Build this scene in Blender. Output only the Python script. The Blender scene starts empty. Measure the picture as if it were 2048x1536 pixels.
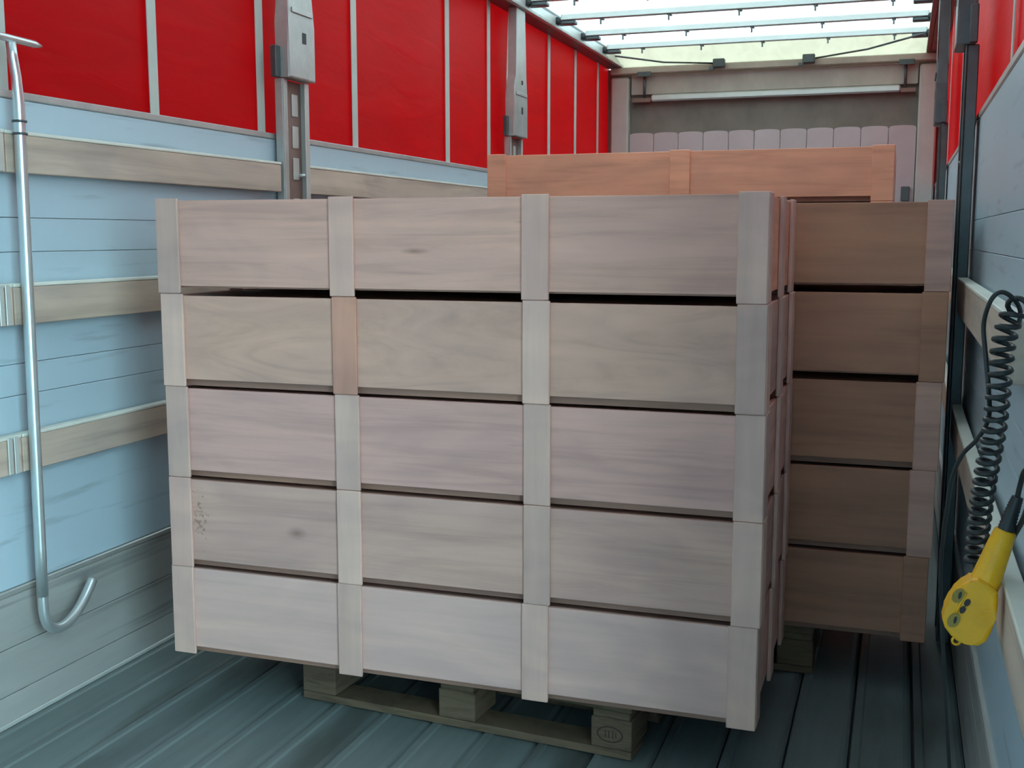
import bpy, bmesh, math, random
from mathutils import Vector, Matrix
random.seed(7)
S = bpy.context.scene
COL = S.collection
PI = math.pi

# ------------------------------------------------------------------ camera
CAM_H = 1.335
cd = bpy.data.cameras.new('camera')
cam = bpy.data.objects.new('camera', cd)
COL.objects.link(cam)
cd.sensor_fit = 'HORIZONTAL'
cd.sensor_width = 36.0
cd.lens = 2254.7 / 2048 * 36.0
cd.clip_start = 0.02
cam.location = (0, 0, CAM_H)
cam.rotation_euler = (PI / 2 - 0.130, 0, 0.3308)
S.camera = cam

# ------------------------------------------------------------------ sky (overcast daylight)
w = bpy.data.worlds.new('overcast_sky')
S.world = w
w.use_nodes = True
bg = w.node_tree.nodes['Background']
bg.inputs['Color'].default_value = (0.58, 0.90, 1.0, 1)
bg.inputs['Strength'].default_value = 1.0
S.view_settings.view_transform = 'Standard'
S.view_settings.look = 'None'
S.view_settings.gamma = 1.0
S.view_settings.use_curve_mapping = False
S.view_settings.exposure = 3.42
S.cycles.max_bounces = 10
S.cycles.diffuse_bounces = 7
S.cycles.transmission_bounces = 6
S.cycles.sample_clamp_indirect = 6.0

# ------------------------------------------------------------------ materials
def new_mat(name):
    m = bpy.data.materials.new(name)
    m.use_nodes = True
    nt = m.node_tree
    return m, nt, nt.nodes['Principled BSDF']

def nd(nt, typ, **kw):
    n = nt.nodes.new(typ)
    for k, v in kw.items():
        setattr(n, k, v)
    return n

def coords(nt, scale, rnd=True):
    tc = nd(nt, 'ShaderNodeTexCoord')
    add = nd(nt, 'ShaderNodeVectorMath', operation='ADD')
    nt.links.new(tc.outputs['Object'], add.inputs[0])
    if rnd:
        oi = nd(nt, 'ShaderNodeObjectInfo')
        mul = nd(nt, 'ShaderNodeMath', operation='MULTIPLY')
        mul.inputs[1].default_value = 37.0
        nt.links.new(oi.outputs['Random'], mul.inputs[0])
        cmb = nd(nt, 'ShaderNodeCombineXYZ')
        for i in range(3):
            nt.links.new(mul.outputs[0], cmb.inputs[i])
        nt.links.new(cmb.outputs[0], add.inputs[1])
    mp = nd(nt, 'ShaderNodeMapping')
    mp.inputs['Scale'].default_value = scale
    nt.links.new(add.outputs[0], mp.inputs['Vector'])
    return tc, mp

def ramp(nt, fac, stops):
    r = nd(nt, 'ShaderNodeValToRGB')
    el = r.color_ramp.elements
    while len(el) < len(stops):
        el.new(0.5)
    for e, (p, c) in zip(el, stops):
        e.position = p
        e.color = (*c, 1)
    nt.links.new(fac, r.inputs['Fac'])
    return r

def mixc(nt, fac, a, b, mode='MIX'):
    m = nd(nt, 'ShaderNodeMix', data_type='RGBA', blend_type=mode)
    for sock, v in ((m.inputs[0], fac), (m.inputs[6], a), (m.inputs[7], b)):
        if hasattr(v, 'is_output'):
            nt.links.new(v, sock)
        elif isinstance(v, (int, float)):
            sock.default_value = v
        else:
            sock.default_value = (*v, 1)
    return m.outputs[2]

def shade(c, k):
    return tuple(min(1, x * k) for x in c)

def wood(name, col, grain=(1.6, 1.6, 26), dark=0.80, swirl=0.6, rough=0.62, knots=(), speckle=None, rnd_val=0.12):
    m, nt, b = new_mat(name)
    tc, mp = coords(nt, grain)
    n1 = nd(nt, 'ShaderNodeTexNoise')
    n1.inputs['Scale'].default_value = 1.0
    n1.inputs['Detail'].default_value = 5
    n1.inputs['Roughness'].default_value = 0.6
    n1.inputs['Distortion'].default_value = swirl
    nt.links.new(mp.outputs[0], n1.inputs['Vector'])
    r1 = ramp(nt, n1.outputs['Fac'], [(0.30, shade(col, dark)), (0.52, col), (0.75, shade(col, 1.10))])
    tc2, mp2 = coords(nt, (1.3, 1.3, 3.5))
    n2 = nd(nt, 'ShaderNodeTexNoise')
    n2.inputs['Scale'].default_value = 1.6
    n2.inputs['Detail'].default_value = 2
    n2.inputs['Distortion'].default_value = 1.2
    nt.links.new(mp2.outputs[0], n2.inputs['Vector'])
    r2 = ramp(nt, n2.outputs['Fac'], [(0.3, (0.86, 0.84, 0.86)), (0.7, (1.06, 1.03, 0.98))])
    c = mixc(nt, 1.0, r1.outputs[0], r2.outputs[0], 'MULTIPLY')
    oi = nd(nt, 'ShaderNodeObjectInfo')
    r3 = ramp(nt, oi.outputs['Random'], [(0, (1 - rnd_val,) * 3), (1, (1 + rnd_val * 0.5, 1 + rnd_val * 0.35, 1 + rnd_val * 0.2))])
    c = mixc(nt, 1.0, c, r3.outputs[0], 'MULTIPLY')
    for (kx, kz, rx, rz) in knots:            # knots in the veneer
        mpk = nd(nt, 'ShaderNodeMapping', vector_type='POINT')
        mpk.inputs['Location'].default_value = (-kx / rx, 0, -kz / rz)
        mpk.inputs['Scale'].default_value = (1 / rx, 0, 1 / rz)
        nt.links.new(tc.outputs['Object'], mpk.inputs['Vector'])
        ln = nd(nt, 'ShaderNodeVectorMath', operation='LENGTH')
        nt.links.new(mpk.outputs[0], ln.inputs[0])
        rk = ramp(nt, ln.outputs['Value'], [(0.0, (0.62, 0.62, 0.62)), (0.35, (0.35, 0.35, 0.35)), (1.0, (0, 0, 0))])
        c = mixc(nt, rk.outputs[0], c, (0.16, 0.085, 0.06))
    if speckle:                               # brown stain specks with a shape of their own
        sx, sz, rx, rz = speckle
        mpk = nd(nt, 'ShaderNodeMapping')
        mpk.inputs['Location'].default_value = (-sx / rx, 0, -sz / rz)
        mpk.inputs['Scale'].default_value = (1 / rx, 0, 1 / rz)
        nt.links.new(tc.outputs['Object'], mpk.inputs['Vector'])
        ln = nd(nt, 'ShaderNodeVectorMath', operation='LENGTH')
        nt.links.new(mpk.outputs[0], ln.inputs[0])
        ns = nd(nt, 'ShaderNodeTexNoise')
        ns.inputs['Scale'].default_value = 95
        ns.inputs['Detail'].default_value = 3
        nt.links.new(tc.outputs['Object'], ns.inputs['Vector'])
        sub = nd(nt, 'ShaderNodeMath', operation='MULTIPLY_ADD')
        nt.links.new(ln.outputs['Value'], sub.inputs[0])
        sub.inputs[1].default_value = -0.22
        nt.links.new(ns.outputs['Fac'], sub.inputs[2])
        rk = ramp(nt, sub.outputs[0], [(0.40, (0, 0, 0)), (0.52, (0.6, 0.6, 0.6))])
        c = mixc(nt, rk.outputs[0], c, (0.24, 0.12, 0.07))
    nt.links.new(c, b.inputs['Base Color'])
    b.inputs['Roughness'].default_value = rough
    b.inputs['Specular IOR Level'].default_value = 0.3
    bp = nd(nt, 'ShaderNodeBump')
    bp.inputs['Strength'].default_value = 0.08
    bp.inputs['Distance'].default_value = 0.002
    nt.links.new(n1.outputs['Fac'], bp.inputs['Height'])
    nt.links.new(bp.outputs[0], b.inputs['Normal'])
    return m

def painted(name, col, rough=0.5, metal=0.0, var=0.12, scale=(3, 3, 3), streak=None, spec=0.5, bump=0.0):
    m, nt, b = new_mat(name)
    tc, mp = coords(nt, scale)
    n1 = nd(nt, 'ShaderNodeTexNoise')
    n1.inputs['Scale'].default_value = 1.5
    n1.inputs['Detail'].default_value = 6
    n1.inputs['Roughness'].default_value = 0.65
    nt.links.new(mp.outputs[0], n1.inputs['Vector'])
    r = ramp(nt, n1.outputs['Fac'], [(0.3, shade(col, 1 - var)), (0.7, shade(col, 1 + var * 0.6))])
    c = r.outputs[0]
    if streak:                                # scuffs and dirt
        scol, sscale, lo, hi, amt = streak
        tc2, mp2 = coords(nt, sscale)
        n2 = nd(nt, 'ShaderNodeTexNoise')
        n2.inputs['Scale'].default_value = 1.0
        n2.inputs['Detail'].default_value = 6
        nt.links.new(mp2.outputs[0], n2.inputs['Vector'])
        r2 = ramp(nt, n2.outputs['Fac'], [(lo, (0, 0, 0)), (hi, (amt, amt, amt))])
        c = mixc(nt, r2.outputs[0], c, scol)
    nt.links.new(c, b.inputs['Base Color'])
    b.inputs['Roughness'].default_value = rough
    b.inputs['Metallic'].default_value = metal
    b.inputs['Specular IOR Level'].default_value = spec
    if bump:
        bp = nd(nt, 'ShaderNodeBump')
        bp.inputs['Strength'].default_value = bump
        bp.inputs['Distance'].default_value = 0.01
        nt.links.new(n1.outputs['Fac'], bp.inputs['Height'])
        nt.links.new(bp.outputs[0], b.inputs['Normal'])
    return m

def tarp(name, col, tcol, tfac, rough=0.45, bump_scale=(1, 1.2, 6), bump=0.25, spec=0.35):
    """coated fabric that lets daylight through"""
    m, nt, b = new_mat(name)
    tc, mp = coords(nt, bump_scale, False)
    n1 = nd(nt, 'ShaderNodeTexNoise')
    n1.inputs['Scale'].default_value = 2.0
    n1.inputs['Detail'].default_value = 4
    n1.inputs['Distortion'].default_value = 0.8
    nt.links.new(mp.outputs[0], n1.inputs['Vector'])
    r = ramp(nt, n1.outputs['Fac'], [(0.3, shade(col, 0.9)), (0.7, col)])
    nt.links.new(r.outputs[0], b.inputs['Base Color'])
    b.inputs['Roughness'].default_value = rough
    b.inputs['Specular IOR Level'].default_value = spec
    r2 = ramp(nt, n1.outputs['Fac'], [(0.3, shade(tcol, 0.86)), (0.7, tcol)])
    t = nd(nt, 'ShaderNodeBsdfTranslucent')
    nt.links.new(r2.outputs[0], t.inputs['Color'])
    bp = nd(nt, 'ShaderNodeBump')
    bp.inputs['Strength'].default_value = bump
    bp.inputs['Distance'].default_value = 0.03
    nt.links.new(n1.outputs['Fac'], bp.inputs['Height'])
    nt.links.new(bp.outputs[0], b.inputs['Normal'])
    mx = nd(nt, 'ShaderNodeMixShader')
    mx.inputs[0].default_value = tfac
    nt.links.new(b.outputs[0], mx.inputs[1])
    nt.links.new(t.outputs[0], mx.inputs[2])
    nt.links.new(mx.outputs[0], nt.nodes['Material Output'].inputs['Surface'])
    return m

PLY = (0.70, 0.415, 0.345)
M = {}
M['ply'] = wood('plywood', PLY)
M['ply_warm_lit'] = wood('plywood_warm_lit', (0.88, 0.42, 0.275), swirl=0.4, rnd_val=0.04)  # warm orange light on the rear stack worked into the wood colour
M['ply_shaded'] = wood('plywood_shaded', (0.50, 0.255, 0.17), swirl=0.4)  # same plywood darkened, the second stack's shade is in the colour
M['ply_pink'] = wood('plywood_pink', (0.72, 0.425, 0.375))
M['ply_pale'] = wood('plywood_pale', (0.79, 0.52, 0.46), dark=0.9, swirl=0.3)
M['ply_flame'] = wood('plywood_flame', (0.70, 0.425, 0.34), grain=(2.2, 2.2, 9), swirl=2.2, dark=0.84)
M['ply_knot'] = wood('plywood_knot', PLY, knots=[(0.765, 0.118, 0.045, 0.010), (1.075, 0.19, 0.05, 0.006)])
M['ply_stain'] = wood('plywood_stain', (0.69, 0.43, 0.365), knots=[(0.40, 0.125, 0.035, 0.020)], speckle=(0.092, 0.14, 0.028, 0.085))
M['batten'] = wood('batten_wood', (0.72, 0.48, 0.415), grain=(22, 22, 2), dark=0.9, swirl=0.2, rnd_val=0.16)
M['batten_pink'] = wood('batten_wood_pink', (0.74, 0.47, 0.40), grain=(22, 22, 2), dark=0.92, swirl=0.2)
M['batten_red'] = wood('batten_wood_red', (0.64, 0.33, 0.25), grain=(22, 22, 2), dark=0.88, swirl=0.2)
M['inner'] = wood('crate_inner_board', (0.42, 0.235, 0.18), swirl=0.4)  # darker than the panels, carries the shade of the crate gaps
M['pallet'] = wood('pallet_wood', (0.155, 0.112, 0.075), grain=(9, 9, 60), dark=0.6, swirl=0.5, rough=0.85)
M['stamp'] = painted('burnt_stamp', (0.05, 0.035, 0.025), rough=0.9)
M['lath'] = wood('weathered_lath', (0.60, 0.47, 0.39), grain=(6, 0.9, 14), dark=0.72, swirl=0.5, rough=0.75)
M['lath_edge'] = painted('lath_edge_strip', (0.72, 0.70, 0.62), rough=0.5)
M['board'] = painted('grey_side_board', (0.445, 0.55, 0.615), rough=0.38, var=0.06, scale=(1, 0.6, 1), streak=((0.22, 0.25, 0.28), (2, 2.5, 30), 0.60, 0.72, 0.45))
M['skirt'] = painted('grey_skirting', (0.36, 0.35, 0.33), rough=0.5, var=0.14, scale=(1, 0.7, 5), streak=((0.10, 0.11, 0.11), (2, 1.2, 40), 0.56, 0.7, 0.5))
M['red'] = tarp('red_curtain_fabric', (0.36, 0.003, 0.004), (0.165, 0.0008, 0.0012), 0.5, spec=0.12, bump=0.12)
M['strap'] = painted('grey_webbing', (0.50, 0.52, 0.47), rough=0.7, var=0.08)
M['roof'] = tarp('white_roof_tarp', (0.80, 0.80, 0.76), (0.42, 0.375, 0.36), 0.6, rough=0.6, bump_scale=(1.5, 1.5, 1), bump=0.15)
M['roof_fold'] = tarp('yellowed_roof_tarp', (0.62, 0.60, 0.46), (0.27, 0.205, 0.145), 0.5, rough=0.6, bump_scale=(6, 2, 1), bump=0.3)
M['galv'] = painted('galvanised_steel', (0.50, 0.50, 0.48), rough=0.42, metal=0.55, var=0.15, scale=(6, 6, 6))
M['galv_dark'] = painted('dark_steel', (0.10, 0.115, 0.12), rough=0.4, metal=0.5, var=0.2, scale=(6, 6, 6))
M['rust'] = painted('brown_primed_steel', (0.24, 0.15, 0.125), rough=0.6, metal=0.1, var=0.2, scale=(8, 8, 5))
M['alu'] = painted('pale_aluminium', (0.62, 0.63, 0.60), rough=0.35, metal=0.4, var=0.08)
M['steel_bar'] = painted('bright_steel_rod', (0.66, 0.70, 0.70), rough=0.28, metal=0.75, var=0.06, scale=(9, 9, 9))
M['dark'] = painted('black_fitting', (0.03, 0.03, 0.03), rough=0.6)
M['rubber'] = painted('black_rubber', (0.018, 0.019, 0.020), rough=0.42, var=0.05)
M['yellow'] = painted('yellow_plastic', (0.90, 0.43, 0.008), rough=0.4, var=0.12, scale=(14, 14, 14))
M['yellow_dark'] = painted('yellow_button_plastic', (0.30, 0.20, 0.03), rough=0.5)
M['floor'] = painted('floor_plank_coating', (0.15, 0.185, 0.185), rough=0.42, var=0.22, scale=(9, 0.9, 3), streak=((0.05, 0.055, 0.05), (5, 0.9, 1), 0.56, 0.70, 0.75), spec=0.5, bump=0.06)
M['subfloor'] = painted('floor_underlay', (0.04, 0.042, 0.042), rough=0.8)
M['bulk'] = painted('pale_bulkhead_board', (0.52, 0.41, 0.415), rough=0.5, var=0.08)
M['bulk_frame'] = painted('bulkhead_frame_paint', (0.52, 0.48, 0.45), rough=0.5, var=0.1)
M['bulk_grey'] = painted('bulkhead_header_grey', (0.46, 0.41, 0.36), rough=0.6, var=0.15, scale=(4, 1, 2))
M['bulk_dark'] = painted('bulkhead_recess_grey', (0.205, 0.175, 0.145), rough=0.7, var=0.22, scale=(3, 1, 2))
M['blocker_dark'] = painted('dark_blocker_wall', (0.10, 0.095, 0.09), rough=0.9, scale=(3, 3, 3))
M['asphalt'] = painted('asphalt', (0.20, 0.20, 0.20), rough=0.9, scale=(8, 8, 8))

# ------------------------------------------------------------------ helpers
def link(o, parent=None):
    COL.objects.link(o)
    if parent is not None:
        o.parent = parent
    return o

def bm_obj(name, bm, mat, parent=None, loc=(0, 0, 0), rot=(0, 0, 0), smooth=False):
    bmesh.ops.recalc_face_normals(bm, faces=bm.faces)
    me = bpy.data.meshes.new(name)
    bm.to_mesh(me)
    bm.free()
    if mat is not None:
        me.materials.append(mat)
    if smooth:
        for p in me.polygons:
            p.use_smooth = True
    o = bpy.data.objects.new(name, me)
    o.location = loc
    o.rotation_euler = rot
    return link(o, parent)

def add_box(bm, x0, x1, y0, y1, z0, z1, bevel=0.0):
    vs = [bm.verts.new((x, y, z)) for x in (x0, x1) for y in (y0, y1) for z in (z0, z1)]
    fs = [(0, 1, 3, 2), (4, 6, 7, 5), (0, 4, 5, 1), (2, 3, 7, 6), (0, 2, 6, 4), (1, 5, 7, 3)]
    faces = [bm.faces.new([vs[i] for i in f]) for f in fs]
    if bevel:
        es = list({e for f in faces for e in f.edges})
        bmesh.ops.bevel(bm, geom=es, offset=bevel, segments=1, affect='EDGES', profile=0.5)

def box(name, x0, x1, y0, y1, z0, z1, mat, parent=None, bevel=0.0):
    bm = bmesh.new()
    add_box(bm, x0, x1, y0, y1, z0, z1, bevel)
    return bm_obj(name, bm, mat, parent)

def tube_verts(pts, rad, seg, closed_ends=True):
    """tube along a polyline, parallel-transport frames; rad: number or list"""
    bm = bmesh.new()
    pts = [Vector(p) for p in pts]
    n = len(pts)
    rads = rad if isinstance(rad, (list, tuple)) else [rad] * n
    t0 = (pts[1] - pts[0]).normalized()
    up = Vector((0, 0, 1)) if abs(t0.z) < 0.9 else Vector((1, 0, 0))
    u = t0.cross(up).normalized()
    rings = []
    for i in range(n):
        t = (pts[min(i + 1, n - 1)] - pts[max(i - 1, 0)]).normalized()
        u = (u - t * u.dot(t)).normalized()
        v = t.cross(u)
        rings.append([bm.verts.new(pts[i] + (u * math.cos(a) + v * math.sin(a)) * rads[i])
                      for a in [2 * PI * k / seg for k in range(seg)]])
    for i in range(n - 1):
        for k in range(seg):
            bm.faces.new([rings[i][k], rings[i][(k + 1) % seg], rings[i + 1][(k + 1) % seg], rings[i + 1][k]])
    if closed_ends:
        bm.faces.new(rings[0][::-1])
        bm.faces.new(rings[-1])
    return bm

def tube(name, pts, rad, mat, parent=None, seg=10):
    return bm_obj(name, tube_verts(pts, rad, seg), mat, parent, smooth=True)

def spline(pts, per=8):
    pts = [Vector(p) for p in pts]
    out = []
    for i in range(len(pts) - 1):
        p0, p1, p2, p3 = pts[max(i - 1, 0)], pts[i], pts[i + 1], pts[min(i + 2, len(pts) - 1)]
        for k in range(per):
            t = k / per
            out.append(0.5 * ((2 * p1) + (p2 - p0) * t + (2 * p0 - 5 * p1 + 4 * p2 - p3) * t * t + (3 * p1 - p0 - 3 * p2 + p3) * t ** 3))
    out.append(pts[-1])
    return out

def prism(name, outline, depth, axis, mat, parent=None, bevel=0.0, seg=2, off=0.0):
    """extrude a 2D outline; axis 'y': outline is (x, z); axis 'x': outline is (y, z)"""
    bm = bmesh.new()
    def P(a, b, d):
        return (a, off + d, b) if axis == 'y' else (off + d, a, b)
    f = [bm.verts.new(P(a, b, 0)) for a, b in outline]
    g = [bm.verts.new(P(a, b, depth)) for a, b in outline]
    n = len(f)
    bm.faces.new(f)
    bm.faces.new(g[::-1])
    for i in range(n):
        bm.faces.new([f[i], f[(i + 1) % n], g[(i + 1) % n], g[i]])
    if bevel:
        es = [e for e in bm.edges if all((v in f) for v in e.verts) or all((v in g) for v in e.verts)]
        bmesh.ops.bevel(bm, geom=es, offset=bevel, segments=seg, affect='EDGES', profile=0.5)
    return bm_obj(name, bm, mat, parent)

def tag(o, label=None, cat=None, group=None, kind=None):
    if label: o['label'] = label
    if cat: o['category'] = cat
    if group: o['group'] = group
    if kind: o['kind'] = kind
    return o

def empty(name, loc=(0, 0, 0), rz=0.0):
    o = bpy.data.objects.new(name, None)
    o.empty_display_size = 0.1
    o.location = loc
    o.rotation_euler = (0, 0, rz)
    return link(o)

# ------------------------------------------------------------------ the trailer
XL, XR = -2.267, 0.213          # inner faces of the side boards
YR, YF = -0.6, 9.03             # closed rear doors, front bulkhead
YOPEN = 1.40                    # the right curtain is drawn back from the rear doors to here
ZRAIL = 2.70

g = box('ground', -40, 40, -40, 40, -1.32, -1.25, M['asphalt'])
tag(g, 'grey asphalt yard under and behind the trailer', 'ground', kind='structure')

# added unseen canopy over the rear half of the trailer, keeps daylight off its roof
cn = box('blocker', -7.0, 0.9, -1.7, 2.7, 4.05, 4.25, M['galv_dark'])
tag(cn, 'added unseen canopy above the rear half of the trailer', 'blocker', kind='structure')
for x, y in ((-6.8, 2.5), (-6.8, 0.6)):
    box('blocker_column', x - 0.1, x + 0.1, y - 0.1, y + 0.1, -1.25, 4.05, M['galv_dark'], cn)

wh = box('blocker_wall', -9.0, 1.9, -2.0, -1.7, -1.25, 4.6, M['blocker_dark'])  # unseen wall added to cut light from the rear right
tag(wh, 'added unseen wall blocking light behind the closed rear doors', 'wall', kind='structure')

# floor: underlay + long planks
fl = box('floor', XL - 0.05, XR + 0.05, YR, YF + 0.1, -0.10, -0.034, M['subfloor'])
tag(fl, 'trailer floor of long grey planks', 'floor', kind='structure')
pitch, j0 = 0.1575, -1.178
k0 = -6
edges = [j0 + pitch * k for k in range(-6, 9)]
edges = [XL + 0.002] + [e for e in edges if XL + 0.06 < e < XR - 0.03] + [XR - 0.002]
for a, b_ in zip(edges[:-1], edges[1:]):
    bm = bmesh.new()
    # a plank with a raised lip along one edge and a chamfer along the other
    x0, x1 = a + 0.004, b_ - 0.004
    sec = [(x0, -0.034), (x0, -0.001), (x0 + 0.004, 0.0), (x0 + 0.020, 0.0), (x0 + 0.026, -0.004), (x1 - 0.020, -0.004), (x1 - 0.008, -0.008), (x1, -0.014), (x1, -0.034)]
    f0 = [bm.verts.new((x, YR, z)) for x, z in sec]
    f1 = [bm.verts.new((x, YF, z)) for x, z in sec]
    bm.faces.new(f0)
    bm.faces.new(f1[::-1])
    for i in range(len(sec)):
        bm.faces.new([f0[i], f0[(i + 1) % len(sec)], f1[(i + 1) % len(sec)], f1[i]])
    bm_obj('plank', bm, M['floor'], fl)

def side_wall(name, x, s, label, straps, YR=-0.6, zsk=0.380):
    """s = +1: inside is towards +x (left wall); s = -1: right wall"""
    # red curtain, gently rippled, behind the boards
    xc = x - s * 0.030
    bm = bmesh.new()
    ny, nz = 160, 10
    z0, z1 = 1.60, ZRAIL + 0.02
    grid = []
    for i in range(ny + 1):
        y = YR + (YF + 0.10 - YR) * i / ny
        col = []
        for j in range(nz + 1):
            z = z0 + (z1 - z0) * j / nz
            d = 0.004 * math.sin(y * 7.1 + 0.6 * z) + 0.003 * math.sin(y * 2.3 + z * 3.0 + 1)
            col.append((xc + d, y, z))
        grid.append(col)
    th = 0.0015
    A = [[bm.verts.new(p) for p in c] for c in grid]
    for i in range(ny):
        for j in range(nz):
            bm.faces.new([A[i][j], A[i + 1][j], A[i + 1][j + 1], A[i][j + 1]])
    wl = bm_obj(name, bm, M['red'], smooth=True)
    tag(wl, label, 'curtain wall', kind='structure')
    # opaque backing added behind the boards to block daylight through their joints
    box('board_backing', min(x - s * 0.026, x - s * 0.022), max(x - s * 0.026, x - s * 0.022), YR, YF + 0.10, -0.0335, 1.66, M['strap'], wl)
    # vertical webbing straps sewn to the curtain
    for y, wd in straps:
        box('strap', min(xc + s * 0.009, xc + s * 0.012), max(xc + s * 0.009, xc + s * 0.012), y - wd / 2, y + wd / 2, 1.66, ZRAIL, M['strap'], wl)
    # grey side boards below the red, one above the other
    zs = [zsk, 0.905, 0.991, 1.294, 1.386, 1.700]
    for a, b_ in zip(zs[:-1], zs[1:]):
        box('side_board', min(x, x - s * 0.02), max(x, x - s * 0.02), YR, YF, a + 0.0008, b_ - 0.0008, M['board'], wl, bevel=0.0008)
    e = box('board_edge_rail', min(x + s * 0.004, x - s * 0.024), max(x + s * 0.004, x - s * 0.024), YR, YF, 1.7005, 1.722, M['galv'], wl, bevel=0.003)
    # darker skirting boards at the floor
    zs = [0.0005, 0.088, 0.218, zsk - 0.018]
    for a, b_ in zip(zs[:-1], zs[1:]):
        box('skirting_board', min(x + s * 0.006, x - s * 0.02), max(x + s * 0.006, x - s * 0.02), YR, YF, a + 0.001, b_ - 0.001, M['skirt'], wl, bevel=0.0015)
    box('skirting_rail', min(x + s * 0.010, x - s * 0.02), max(x + s * 0.010, x - s * 0.02), YR, YF, zsk - 0.0175 - (0.012 if s < 0 else 0), zsk - 0.0005, M['galv'] if s > 0 else M['alu'], wl, bevel=0.003)
    if s > 0:
        box('floor_angle', x + 0.0065, x + 0.0115, YR, YF, 0.0006, 0.014, M['alu'], wl, bevel=0.002)
    return wl

wallL = side_wall('wall_left', XL, 1, 'red curtain with pale straps above grey boards, left side of the trailer',
    [(2.47, 0.05), (3.128, 0.045), (3.771, 0.05), (4.544, 0.05), (5.615, 0.055), (6.244, 0.05), (7.42, 0.055), (8.07, 0.055), (8.71, 0.05)])
wallR = side_wall('wall_right', XR, -1, 'red curtain above grey boards, dim right side of the trailer',
    [(3.05, 0.045), (5.1, 0.05), (5.75, 0.05), (7.3, 0.05), (8.05, 0.05)], YR=YOPEN, zsk=0.335)

# closed rear doors behind the camera
wr = box('wall_rear', XL - 0.03, XR + 0.03, YR - 0.05, YR - 0.002, 0.0, ZRAIL + 0.08, M['board'])
tag(wr, 'closed grey rear doors of the trailer', 'doors', kind='structure')

# roof side rails
for nm, x, s in (('trim_1', XL, 1), ('trim_2', XR, -1)):
    xa, xb = x - s * 0.035, x + s * 0.075
    r = box(nm, min(xa, xb), max(xa, xb), YR, YF + 0.05, ZRAIL - 0.03, ZRAIL + 0.075, M['rust'] if s < 0 else M['galv_dark'], bevel=0.006)
    tag(r, 'long roof rail along the top of the %s curtain' % ('left' if s > 0 else 'right'), 'rail', kind='structure')
    xa, xb = x + s * 0.0755, x + s * 0.088
    box('rail_strip', min(xa, xb), max(xa, xb), YR, YF, ZRAIL - 0.012, ZRAIL + 0.045, M['alu'], r, bevel=0.003)
    xa, xb = x + s * 0.0755, x + s * 0.105
    box('track_lip', min(xa, xb), max(xa, xb), YR, YF, ZRAIL - 0.032, ZRAIL - 0.0125, M['galv'] if s > 0 else M['rust'], r, bevel=0.003)

# ceiling: translucent roof tarpaulin sagging a little between the bows
BOWS = [5.42, 6.04, 6.65, 7.27, 7.88, 8.49]
bm = bmesh.new()
nx, ny = 8, 150
rows = []
for i in range(ny + 1):
    y = YR + (YF + 0.1 - YR) * i / ny
    ph = (y - 5.42) / 0.615 * 2 * PI
    sag = 0.012 * (0.5 - 0.5 * math.cos(ph))
    zt = ZRAIL + 0.085 - 0.115 * max(0.0, min(1.0, (y - 8.6) / 0.53))     # the tarpaulin slopes down to the bulkhead
    rows.append([bm.verts.new((XL - 0.02 + (XR - XL + 0.04) * k / nx, y, zt - (sag * math.sin(PI * k / nx) ** 0.5 if 0 < k < nx and y < 8.6 else 0.0))) for k in range(nx + 1)])
for i in range(ny):
    for k in range(nx):
        bm.faces.new([rows[i][k], rows[i + 1][k], rows[i + 1][k + 1], rows[i][k + 1]])
ce = bm_obj('ceiling', bm, M['roof'], smooth=True)
ce.data.materials.append(M['roof_fold'])
for p in ce.data.polygons:
    if p.center.y > 8.62:                      # doubled, yellowed tarpaulin at the bulkhead
        p.material_index = 1
tag(ce, 'bright white translucent roof tarpaulin', 'roof', kind='structure')

# roof bows with clips and end carriages
ords = {8.49: 'farthest roof bow, next to the front bulkhead', 7.88: 'second roof bow from the front bulkhead', 7.27: 'third roof bow from the front bulkhead',
        6.65: 'fourth roof bow from the front bulkhead, cut by the top of the picture', 6.04: 'fifth roof bow from the front bulkhead, above the picture', 5.42: 'sixth roof bow from the front bulkhead, above the picture'}
for y in BOWS:
    t = empty('roof_bow', (0, y, ZRAIL))
    tag(t, ords[y], 'roof bow', 'bows carrying the roof tarpaulin')
    box('bow_tube', XL + 0.11, XR - 0.11, -0.022, 0.022, 0.026, 0.066, M['alu'], t, bevel=0.006)
    box('bow_flange', XL + 0.11, XR - 0.11, -0.040, -0.0225, 0.024, 0.031, M['galv'], t, bevel=0.002)
    for x in (-1.885, -1.446, -1.008, -0.554, -0.11):
        bmc = bmesh.new()
        add_box(bmc, x - 0.012, x + 0.012, -0.030, 0.026, 0.018, 0.0255)
        add_box(bmc, x - 0.005, x + 0.005, -0.034, -0.026, -0.016, 0.018)
        bm_obj('clip', bmc, M['galv_dark'], t)
    for xs, s in ((XL + 0.11, 1), (XR - 0.11, -1)):
        bmc = bmesh.new()
        add_box(bmc, min(xs - s * 0.02, xs + s * 0.10), max(xs - s * 0.02, xs + s * 0.10), -0.035, 0.035, -0.002, 0.022, 0.005)
        c_ = bm_obj('end_carriage', bmc, M['galv_dark'], t)
        tube('roller', [(xs - s * 0.012, -0.055, 0.02), (xs - s * 0.012, -0.036, 0.02)], 0.022, M['dark'], c_, seg=12)

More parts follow.
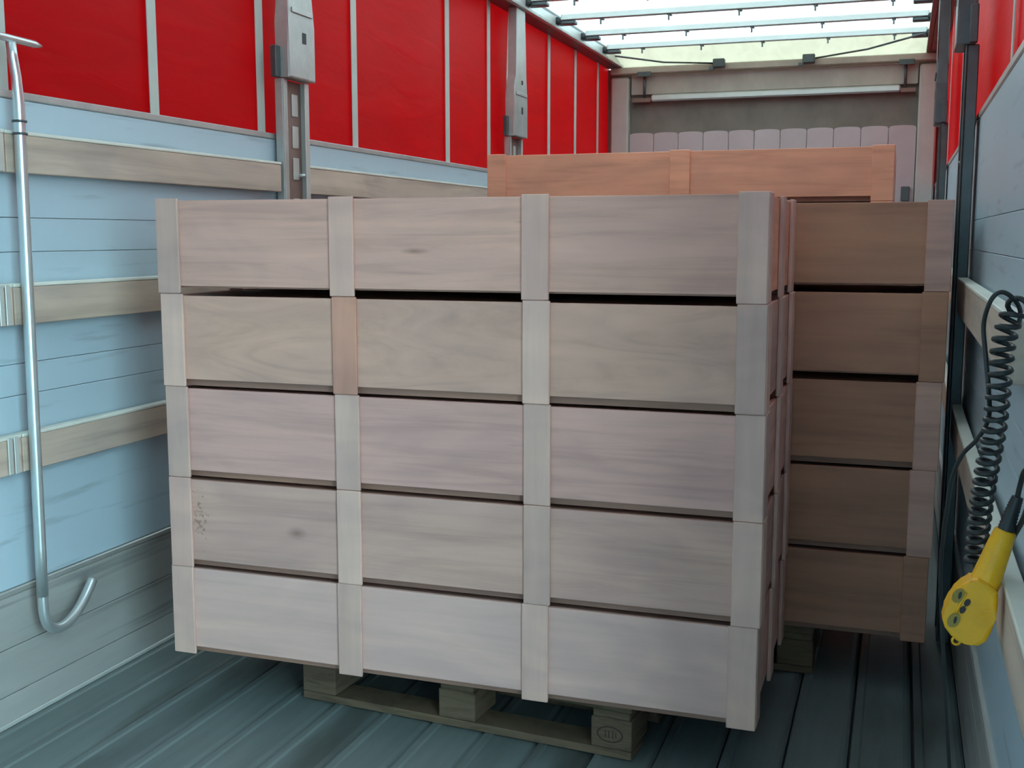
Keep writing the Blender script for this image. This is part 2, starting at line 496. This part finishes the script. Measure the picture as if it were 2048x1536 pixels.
# front bulkhead
wb = box('wall_back', XL - 0.06, XR + 0.06, YF + 0.06, YF + 0.10, 0.0, 2.667, M['bulk_dark'])
tag(wb, 'front bulkhead with pale frame, dark recess and scalloped boards', 'bulkhead', kind='structure')
box('corner_post', XL + 0.012, -2.112, YF - 0.03, YF + 0.06, 0.0, ZRAIL - 0.11, M['bulk_frame'], wb, bevel=0.012)
box('corner_post', 0.070, XR - 0.012, YF - 0.03, YF + 0.06, 0.0, ZRAIL - 0.11, M['bulk_frame'], wb, bevel=0.012)
box('header', -2.10, 0.062, YF + 0.02, YF + 0.06, 2.455, 2.61, M['bulk_grey'], wb, bevel=0.004)
box('header_beam', XL + 0.012, XR - 0.012, YF - 0.05, YF + 0.02, 2.612, 2.665, M['bulk_grey'], wb, bevel=0.006)
box('cross_bar', -1.93, -0.06, YF - 0.03, YF + 0.03, 2.398, 2.448, M['alu'], wb, bevel=0.01)
for x0, x1 in ((-2.085, -1.932), (-0.058, 0.05)):
    box('bar_bracket', x0, x1, YF - 0.02, YF + 0.04, 2.392, 2.425, M['rust'], wb, bevel=0.004)
for x in (-1.985, -0.028):
    tube('strut', [(x, YF - 0.01, 2.425), (x, YF - 0.012, 2.62)], 0.011, M['galv_dark'], wb, seg=8)
    box('strut_head', x - 0.05, x + 0.06, YF - 0.06, YF - 0.0505, 2.585, 2.625, M['galv_dark'], wb, bevel=0.003)
n = 11
bw = (0.066 + 2.108) / n
for i in range(n):
    x0 = -2.108 + bw * i + 0.002
    x1 = x0 + bw - 0.004
    ol = [(x0, 0.0), (x1, 0.0), (x1, 2.135)] + [(x0 + (x1 - x0) * (0.5 + 0.5 * math.cos(a)), 2.135 + 0.022 * math.sin(a) ** 0.5) for a in [PI * k / 8 for k in range(1, 8)]] + [(x0, 2.135)]
    prism('bulkhead_board', ol, 0.05, 'y', M['bulk'], wb, off=YF + 0.008)
box('lower_bracket', -0.025, 0.035, YF - 0.03, YF + 0.007, 1.60, 1.705, M['galv_dark'], wb, bevel=0.004)
# brackets and tie ropes that tension the roof at the front
for x in (-1.39, -0.72):
    bmc = bmesh.new()
    add_box(bmc, x - 0.045, x + 0.045, YF - 0.11, YF - 0.052, 2.625, 2.69, 0.006)
    add_box(bmc, x - 0.075, x - 0.04, YF - 0.10, YF - 0.06, 2.61, 2.63)
    bm_obj('tension_bracket', bmc, M['galv_dark'], wb)
for a, b_ in (((-2.13, 8.62, 2.70), (-1.44, YF - 0.08, 2.66)), ((0.09, 8.35, 2.70), (-0.67, YF - 0.08, 2.66))):
    tube('tension_rope', [a, ((a[0] + b_[0]) / 2, (a[1] + b_[1]) / 2, (a[2] + b_[2]) / 2 - 0.02), b_], 0.007, M['galv_dark'], wb, seg=6)

# ------------------------------------------------------------------ side posts
def side_post(y0, y1, x, s, label, dark=False):
    """slotted steel post standing against a side wall"""
    t = empty('side_post', (x, (y0 + y1) / 2, 0))
    tag(t, label, 'post', 'slotted posts along the trailer sides')
    hw = (y1 - y0) / 2
    mg = M['galv_dark'] if dark else M['galv']
    def bx(nm, d0, d1, ya, yb, z0, z1, mat, par=t, bev=0.003):
        return box(nm, min(s * d0, s * d1), max(s * d0, s * d1), ya, yb, z0, z1, mat, par, bev)
    ztop = 1.925
    web = bx('web', 0.012, 0.026, -hw + 0.0185, hw - 0.0225, 0.002, ztop, M['rust'] if not dark else mg)
    bx('flange', 0.012, 0.046, -hw, -hw + 0.018, 0.002, ztop, mg)
    bx('flange', 0.012, 0.046, hw - 0.022, hw, 0.002, ztop, M['alu'] if not dark else mg)
    bx('flange_lip', 0.0465, 0.051, -hw, -hw + 0.030, 0.002, ztop, mg)
    bx('flange_lip', 0.0465, 0.051, hw - 0.034, hw, 0.002, ztop, M['alu'] if not dark else mg)
    for z in (1.835, 1.715, 1.595, 1.44, 1.30, 1.16, 1.02, 0.86, 0.70, 0.54, 0.38):
        bx('slot_plate', 0.0265, 0.030, 0.0, 0.046, z - 0.042, z + 0.042, M['alu'] if not dark else M['galv'], web, 0.002)
    tube('bolt', [(s * 0.0265, hw - 0.05, 1.57), (s * 0.052, hw - 0.05, 1.57)], 0.008, mg, t, seg=8)
    # head plate with a tapered top
    ol = [(-hw - 0.004, 1.927), (hw + 0.004, 1.927), (hw + 0.004, 2.13), (hw - 0.012, 2.20), (hw - 0.030, 2.28), (hw - 0.045, ZRAIL - 0.032), (-hw + 0.045, ZRAIL - 0.032), (-hw + 0.022, 2.28), (-hw + 0.004, 2.22), (-hw - 0.004, 2.13)]
    if s > 0:
        hd = prism('head_plate', ol, 0.058, 'x', mg, t, bevel=0.006, off=0.022)
    else:
        hd = prism('head_plate', ol, 0.058, 'x', mg, t, bevel=0.006, off=-0.080)
    for z, hh in ((2.082, 0.020), (2.245, 0.012)):
        bx('keyhole', 0.0785, 0.0815, 0.002, 0.030, z - hh, z + hh, M['dark'], hd, 0)
    bx('head_fold', 0.0805, 0.086, -hw + 0.02, hw - 0.02, 2.165, 2.185, mg, hd, 0.002)
    bx('side_tab', 0.020, 0.045, -hw - 0.040, -hw - 0.0045, 1.925, 2.04, M['galv_dark'], t)
    return t

side_post(3.818, 4.012, XL, 1, 'grey slotted steel post on the left wall, the nearer one behind the front crates')
side_post(6.42, 6.66, XL, 1, 'grey slotted steel post on the left wall, far one beside the orange-lit crate')
side_post(3.86, 4.04, XR, -1, 'dark steel post on the right wall beside the second crate stack', True)
side_post(6.42, 6.66, XR, -1, 'dark steel post on the right wall, farther one near the bulkhead', True)

# ------------------------------------------------------------------ wooden laths slotted along the sides
def lath(y0, y1, z0, z1, x, s, label, cap=None):
    t = empty('wooden_lath', (x, y0, z0))
    tag(t, label, 'plank', 'wooden laths along the trailer sides')
    L, Hh = y1 - y0, z1 - z0
    a, b_ = s * 0.012, s * 0.040
    box('board', min(a, b_), max(a, b_), 0, L, 0, Hh - 0.010, M['lath'], t, bevel=0.002)
    a, b_ = s * 0.011, s * 0.042
    box('top_strip', min(a, b_), max(a, b_), 0, L, Hh - 0.0097, Hh, M['lath_edge'], t, bevel=0.002)
    if cap is not None:
        a, b_ = s * 0.0425, s * 0.047
        for k in range(2):
            box('end_bracket', min(a, b_), max(a, b_), cap - y0 - 0.034 + 0.022 * k, cap - y0 - 0.018 + 0.022 * k, 0.002, Hh - 0.002, M['alu'], t, bevel=0.001)
    return t

segs = [(YR + 0.02, 2.405, 'nearest the camera'), (2.410, 3.805, 'between the hook rod and the first post'), (4.025, 6.40, 'between the two posts'), (6.68, 8.98, 'between the far post and the bulkhead')]
for (z0, z1, nm) in ((1.503, 1.613, 'top'), (1.100, 1.211, 'middle'), (0.702, 0.807, 'lowest')):
    for (a, b_, wh) in segs:
        lath(a, b_, z0, z1, XL, 1, '%s wooden lath on the left wall, %s' % (nm, wh), cap=2.385 if a < 0 else None)
segsR = [(1.99, 3.845, 'beside the coiled cable'), (4.055, 6.40, 'between the two posts')]
for (z0, z1, nm) in ((1.095, 1.207, 'middle'), (0.695, 0.802, 'lowest')):
    for (a, b_, wh) in segsR:
        lath(1.45 if nm == 'lowest' and a < 2 else a, b_, z0, z1, XR, -1, '%s wooden lath on the right wall, %s' % (nm, wh))

# ------------------------------------------------------------------ crates
def make_crate(loc, rz, label, group, W=1.645, D=0.70, H=0.2573, bpos=(0.0, 0.527, 1.052, 1.575), bw=0.070, fmat='ply', bmats=None, smat='ply', filled=True):
    """open-framed plywood crate: panels, outside battens that stand proud as feet, lid and base"""
    t = empty('wooden_crate', loc, rz)
    tag(t, label, 'crate', group)
    bt = 0.009                                    # batten thickness
    pt = 0.012
    pz0, pz1 = 0.0205, H - 0.0060
    box('front_panel', 0.004, W - 0.004, bt, bt + pt, pz0, pz1, M[fmat], t, bevel=0.0012)
    box('rear_panel', 0.004, W - 0.004, D - bt - pt, D - bt, pz0, pz1, M[smat], t, bevel=0.0012)
    box('side_panel', 0.010, 0.022, bt + pt + 0.0005, D - bt - pt - 0.0005, pz0, pz1, M[smat], t, bevel=0.0012)
    box('side_panel', W - 0.022, W - 0.010, bt + pt + 0.0005, D - bt - pt - 0.0005, pz0, pz1, M[smat], t, bevel=0.0012)
    for i, x in enumerate(bpos):
        wd = bw
        m = (bmats or {}).get(i, 'batten')
        for y0 in (0.0, D - bt):
            box('batten', x, min(x + wd, W), y0, y0 + bt - 0.0003, 0.0005, H - 0.0005, M[m], t, bevel=0.0018)
    for x0 in (-0.001, W - 0.0095):
        for y0, y1 in ((bt + 0.006, bt + 0.080), (D * 0.47, D * 0.47 + 0.075), (D - bt - 0.080, D - bt - 0.006)):
            box('side_batten', x0, x0 + 0.0105, y0, y1, 0.0005, H - 0.0005, M['batten'], t, bevel=0.0018)
    box('lid', 0.024, W - 0.024, bt + pt + 0.001, D - bt - pt - 0.001, H - 0.018, H - 0.0095, M['inner'], t)
    if filled:
        box('base_board', 0.026, W - 0.026, bt + pt + 0.010, D - bt - pt - 0.010, 0.0008, 0.0202, M['inner'], t)
    else:
        box('base_board', 0.024, W - 0.024, bt + pt + 0.001, D - bt - pt - 0.001, 0.016, 0.028, M['inner'], t)
    return t

PZ = 0.1513
CH = 0.2573
g1 = 'crates of the front stack'
front = [
    (-1.931, 'pale bottom crate of the front stack, resting on the pallet', 'ply_pale', 'ply', {1: 'batten', 2: 'batten'}),
    (-1.926, 'second crate from the bottom of the front stack, brown stain and knot at left', 'ply_stain', 'ply', {0: 'batten_pink'}),
    (-1.927, 'middle crate of the front stack, with plain pinkish panels', 'ply_pink', 'ply', {1: 'batten', 2: 'batten'}),
    (-1.929, 'second crate from the top of the front stack, one reddish batten and flame grain', 'ply_flame', 'ply', {1: 'batten_red'}),
    (-1.932, 'topmost crate of the front stack, with a dark knot in its middle panel', 'ply_knot', 'ply_warm_lit', {1: 'batten_pink', 2: 'batten_pink'}),
]
for i, (x, lb, fm, sm, bm_) in enumerate(front):
    make_crate((x, 2.63 + (0.004, 0.0, 0.003, 0.0, -0.004)[i], PZ + CH * i), (0.0, 0.002, 0.001, 0.0, 0.003)[i], lb, g1, fmat=fm, smat=sm, bmats=bm_, filled=i < 4)

g2 = 'crates of the second stack by the right wall'
nm2 = ['bottom crate', 'second crate from the bottom', 'middle crate', 'second crate from the top', 'topmost crate']
for i in range(5):
    xr = (0.112, 0.119, 0.125, 0.130, 0.134)[i]
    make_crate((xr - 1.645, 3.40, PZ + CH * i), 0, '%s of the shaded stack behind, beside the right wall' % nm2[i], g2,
               fmat='ply_shaded', smat='ply_shaded', filled=i < 3, bmats={3: ('ply_shaded', 'ply', 'ply', 'ply_shaded', 'ply')[i]})

g3 = 'crates of the rear stack'
for i in range(7):
    lb = 'topmost crate of the tall rear stack, orange-lit with a single middle batten' if i == 6 else 'crate %s in the tall rear stack, below its orange-lit top crate' % ('resting on the pallet', 'second from the bottom', 'third from the bottom', 'fourth from the bottom', 'third from the top', 'second from the top')[i]
    make_crate((-1.752, 4.765, PZ + 0.2206 * i), 0, lb, g3, W=1.71, D=0.80, H=0.2206, bpos=(0.0, 0.815, 1.625), bw=0.085, fmat='ply_warm_lit', smat='ply_warm_lit',
               bmats={0: 'ply_warm_lit', 1: 'ply_warm_lit', 2: 'ply_warm_lit'})

# ------------------------------------------------------------------ pallets
def make_pallet(cx, cy, rz, W, D, label, stamp=False):
    t = empty('wooden_pallet', (cx, cy, 0), rz)
    tag(t, label, 'pallet', 'pallets under the crates')
    hw = W / 2
    bx_ = [-hw, -0.055, hw - 0.11]
    for x in bx_:
        for j, y in enumerate((0.0, D / 2 - 0.07, D - 0.14)):
            bk = box('block', x, x + 0.11, y, y + 0.14, 0.0225, 0.1045, M['pallet'], t, bevel=0.003)
            if stamp and j == 0 and x == bx_[2]:
                bmr = bmesh.new()                 # oval mark burnt into the block
                cxk, czk = x + 0.052, 0.062
                N = 28
                for (ra, rb) in ((0.036, 0.0315),):
                    o_ = [bmr.verts.new((cxk + ra * math.cos(2 * PI * k / N), -0.0004, czk + ra * 0.62 * math.sin(2 * PI * k / N))) for k in range(N)]
                    i_ = [bmr.verts.new((cxk + rb * math.cos(2 * PI * k / N), -0.0004, czk + rb * 0.58 * math.sin(2 * PI * k / N))) for k in range(N)]
                    for k in range(N):
                        bmr.faces.new([o_[k], o_[(k + 1) % N], i_[(k + 1) % N], i_[k]])
                for dx, hh in ((-0.012, 0.010), (-0.003, 0.010), (0.008, 0.010), (0.016, 0.006)):
                    add_box(bmr, cxk + dx - 0.0015, cxk + dx + 0.0015, -0.0004, 0.0002, czk - hh, czk + hh)
                bm_obj('stamp', bmr, M['stamp'], bk)
    for y in (0.0, D / 2 - 0.05, D - 0.10):
        box('bottom_board', -hw, hw, y, y + 0.10, 0.0005, 0.0220, M['pallet'], t, bevel=0.002)
    for x in bx_:
        box('stringer_board', x + 0.005, x + 0.105, 0.002, D - 0.002, 0.105, 0.1255, M['pallet'], t, bevel=0.002)
    nb = 5
    for k in range(nb):
        y = (D - 0.11) * k / (nb - 1)
        box('deck_board', -hw, hw, y, y + 0.11, 0.126, 0.1500, M['pallet'], t, bevel=0.002)
    return t

make_pallet(-1.10, 2.735, -0.085, 1.0, 0.60, 'weathered block pallet under the front crate stack', True)
make_pallet(-0.705, 3.44, 0.0, 1.0, 0.60, 'shadowed block pallet under the second crate stack')
make_pallet(-0.90, 4.85, 0.0, 1.0, 0.66, 'block pallet under the tall rear crate stack')

# ------------------------------------------------------------------ hooked rod hanging on the left wall
hx = XL + 0.062
t = empty('hooked_rod', (hx, 2.42, 0.24))
tag(t, 'long bright steel rod with a curved hook, hanging against the left wall', 'rod')
def HP(y, z):
    return (0, y - 2.42, z - 0.24)
pts = [HP(2.424, 1.835), HP(2.428, 1.80), HP(2.437, 1.75), HP(2.440, 1.68)]
pts += [HP(2.440 - 0.012 * k / 10, 1.68 - 1.33 * k / 10) for k in range(1, 11)]
tube('shaft', pts, [0.013] * 3 + [0.0155] * (len(pts) - 3), M['steel_bar'], t, seg=12)
hk = [HP(2.428, 0.355), HP(2.430, 0.30), HP(2.444, 0.262), HP(2.475, 0.243), HP(2.515, 0.243), HP(2.556, 0.262), HP(2.592, 0.292), HP(2.632, 0.338)]
tube('hook', spline(hk, 6), 0.0145, M['steel_bar'], t, seg=12)
tube('cross_handle', [HP(2.345, 1.845), HP(2.36, 1.845), HP(2.51, 1.842), HP(2.535, 1.8405)], [0.006, 0.010, 0.010, 0.004], M['steel_bar'], t, seg=10)
for z in (1.635, 1.603):
    tube('collar_ring', [HP(2.44, z - 0.003), HP(2.44, z + 0.003)], 0.019, M['galv_dark'], t, seg=14)

# ------------------------------------------------------------------ yellow control handset with its coiled cable
PY = 1.85
t = empty('control_handset', (0.13, PY, 0.70))
tag(t, 'yellow control handset with coiled black cable, hanging by the right wall', 'control handset')
def CP(x, z, y=PY):
    return (x - 0.13, y - PY, z - 0.70)
# grip: tapered, slightly oval
gp = [CP(0.1705, 0.889), CP(0.1690, 0.884), CP(0.1625, 0.862), CP(0.1535, 0.832), CP(0.1460, 0.806), CP(0.138, 0.780)]
tube('grip', gp, [0.010, 0.0165, 0.0185, 0.0205, 0.0225, 0.022], M['yellow'], t, seg=18)
head = [(0.162, 0.793), (0.1635, 0.775), (0.161, 0.750), (0.156, 0.728), (0.149, 0.712), (0.138, 0.704), (0.126, 0.706), (0.118, 0.707), (0.108, 0.708),
        (0.097, 0.717), (0.088, 0.729), (0.084, 0.741), (0.087, 0.756), (0.093, 0.772), (0.100, 0.788), (0.110, 0.800), (0.121, 0.807), (0.133, 0.812), (0.148, 0.806)]
hd = prism('head', [(a - 0.13, b_ - 0.70) for a, b_ in head[::-1]], 0.052, 'y', M['yellow'], t, bevel=0.008, seg=3, off=-0.028)
# raised rim and recessed buttons on the face
ax = Vector((0.108 - 0.102, 0, 0.785 - 0.746)).normalized()
def disc(name, x, z, rx, rz, y0, y1, mat, par, ang=0.0):
    N = 20
    ol = [(x - 0.13 + rx * math.cos(2 * PI * k / N) * math.cos(ang) - rz * math.sin(2 * PI * k / N) * math.sin(ang),
           z - 0.70 + rx * math.cos(2 * PI * k / N) * math.sin(ang) + rz * math.sin(2 * PI * k / N) * math.cos(ang)) for k in range(N)]
    return prism(name, ol, y1 - y0, 'y', mat, par, off=y0)
for (x, z) in ((0.1055, 0.784), (0.1005, 0.744)):
    b_ = disc('button', x, z, 0.0085, 0.0125, -0.0305, -0.0278, M['yellow_dark'], hd, -0.5)
    disc('button_slot', x + 0.002, z + 0.001, 0.0022, 0.006, -0.0313, -0.0306, M['dark'], b_, -0.2)
for (x, z) in ((0.1125, 0.762), (0.1185, 0.774)):
    b_ = disc('button', x, z, 0.0040, 0.0062, -0.0305, -0.0278, M['dark'], hd, -0.5)
rim = [(0.1165, 0.790), (0.1115, 0.778), (0.1065, 0.766), (0.1035, 0.757)]
tube('face_rib', [CP(x, z, PY - 0.0285) for x, z in rim], 0.0022, M['yellow'], hd, seg=8)
for z in (0.754, 0.760, 0.766):
    tube('grip_rib', [CP(0.139, z, PY - 0.028), CP(0.159, z + 0.002, PY - 0.026)], 0.0014, M['yellow'], hd, seg=6)
lp = [CP(0.107 + 0.006 * math.cos(a), 0.7035 + 0.006 * math.sin(a), PY - 0.006) for a in [2 * PI * k / 14 for k in range(14)]]
tube('eyelet', lp + [lp[0]], 0.0022, M['yellow'], hd, seg=6)
# ribbed cable gland
gl = [CP(0.1700, 0.886), CP(0.1745, 0.905), CP(0.1800, 0.926), CP(0.1840, 0.940)]
gs = spline(gl, 8)
tube('cable_gland', gs, [0.0125 - 0.005 * k / len(gs) + (0.0012 if k % 2 else 0) for k in range(len(gs))], M['rubber'], t, seg=12)
# coiled cable: down from the lath, behind the handset, round and up into the gland
def helix(name, path, R, r, pitch_, parent, seg=6, mat=None):
    P = spline(path, 24)
    d = [0.0]
    for a, b_ in zip(P[:-1], P[1:]):
        d.append(d[-1] + (b_ - a).length)
    total = d[-1]
    steps = int(total / pitch_ * 14)
    pts = []
    j = 0
    u = None
    for k in range(steps + 1):
        s_ = total * k / steps
        while j < len(P) - 2 and d[j + 1] < s_:
            j += 1
        f = (s_ - d[j]) / max(1e-9, d[j + 1] - d[j])
        p = P[j].lerp(P[j + 1], f)
        tg = (P[j + 1] - P[j]).normalized()
        if u is None:
            u = tg.cross(Vector((0, 1, 0))).normalized()
        u = (u - tg * u.dot(tg)).normalized()
        v = tg.cross(u)
        a = 2 * PI * s_ / pitch_
        pts.append(p + (u * math.cos(a) + v * math.sin(a)) * R)
    return tube(name, pts, r, mat or M['rubber'], parent, seg=seg)
path = [CP(0.174, 1.232, PY + 0.01), CP(0.163, 1.222), CP(0.152, 1.179), CP(0.149, 1.118), CP(0.146, 1.041, PY + 0.01), CP(0.139, 0.962, PY + 0.03), CP(0.135, 0.883, PY + 0.055), CP(0.134, 0.810, PY + 0.075)]
helix('coiled_cable', path, 0.0150, 0.0042, 0.0178, t)
path = [CP(0.134, 0.806, PY + 0.075), CP(0.142, 0.785, PY + 0.085), CP(0.158, 0.80, PY + 0.07), CP(0.180, 0.86, PY + 0.03), CP(0.193, 0.93, PY - 0.04), CP(0.192, 0.99, PY - 0.06), CP(0.188, 0.985, PY - 0.03), CP(0.1850, 0.955, PY - 0.005), CP(0.1835, 0.938)]
tube('cable_tail', spline(path, 10), 0.0042, M['rubber'], t, seg=8)
# thin smooth cable looping over the lath
pth = [(0.180, 1.195), (0.175, 1.222), (0.161, 1.243), (0.143, 1.253), (0.129, 1.240), (0.123, 1.202), (0.128, 1.156), (0.135, 1.102), (0.139, 1.056), (0.127, 1.017), (0.107, 0.984), (0.095, 0.939), (0.0905, 0.879), (0.088, 0.822), (0.088, 0.75), (0.095, 0.66), (0.11, 0.50), (0.13, 0.3), (0.15, 0.12), (0.16, 0.006)]
ys = [PY + 0.10, PY + 0.03, PY - 0.01] + [PY - 0.02] * 2 + [PY + 0.01] * 3 + [PY + 0.03 + 0.03 * k for k in range(12)]
c_ = tube('power_cable', spline([(x, y, z) for (x, z), y in zip(pth, ys)], 8), 0.0036, M['rubber'], None, seg=8)
tag(c_, 'thin black cable looping over the lath and down beside the right wall', 'cable')
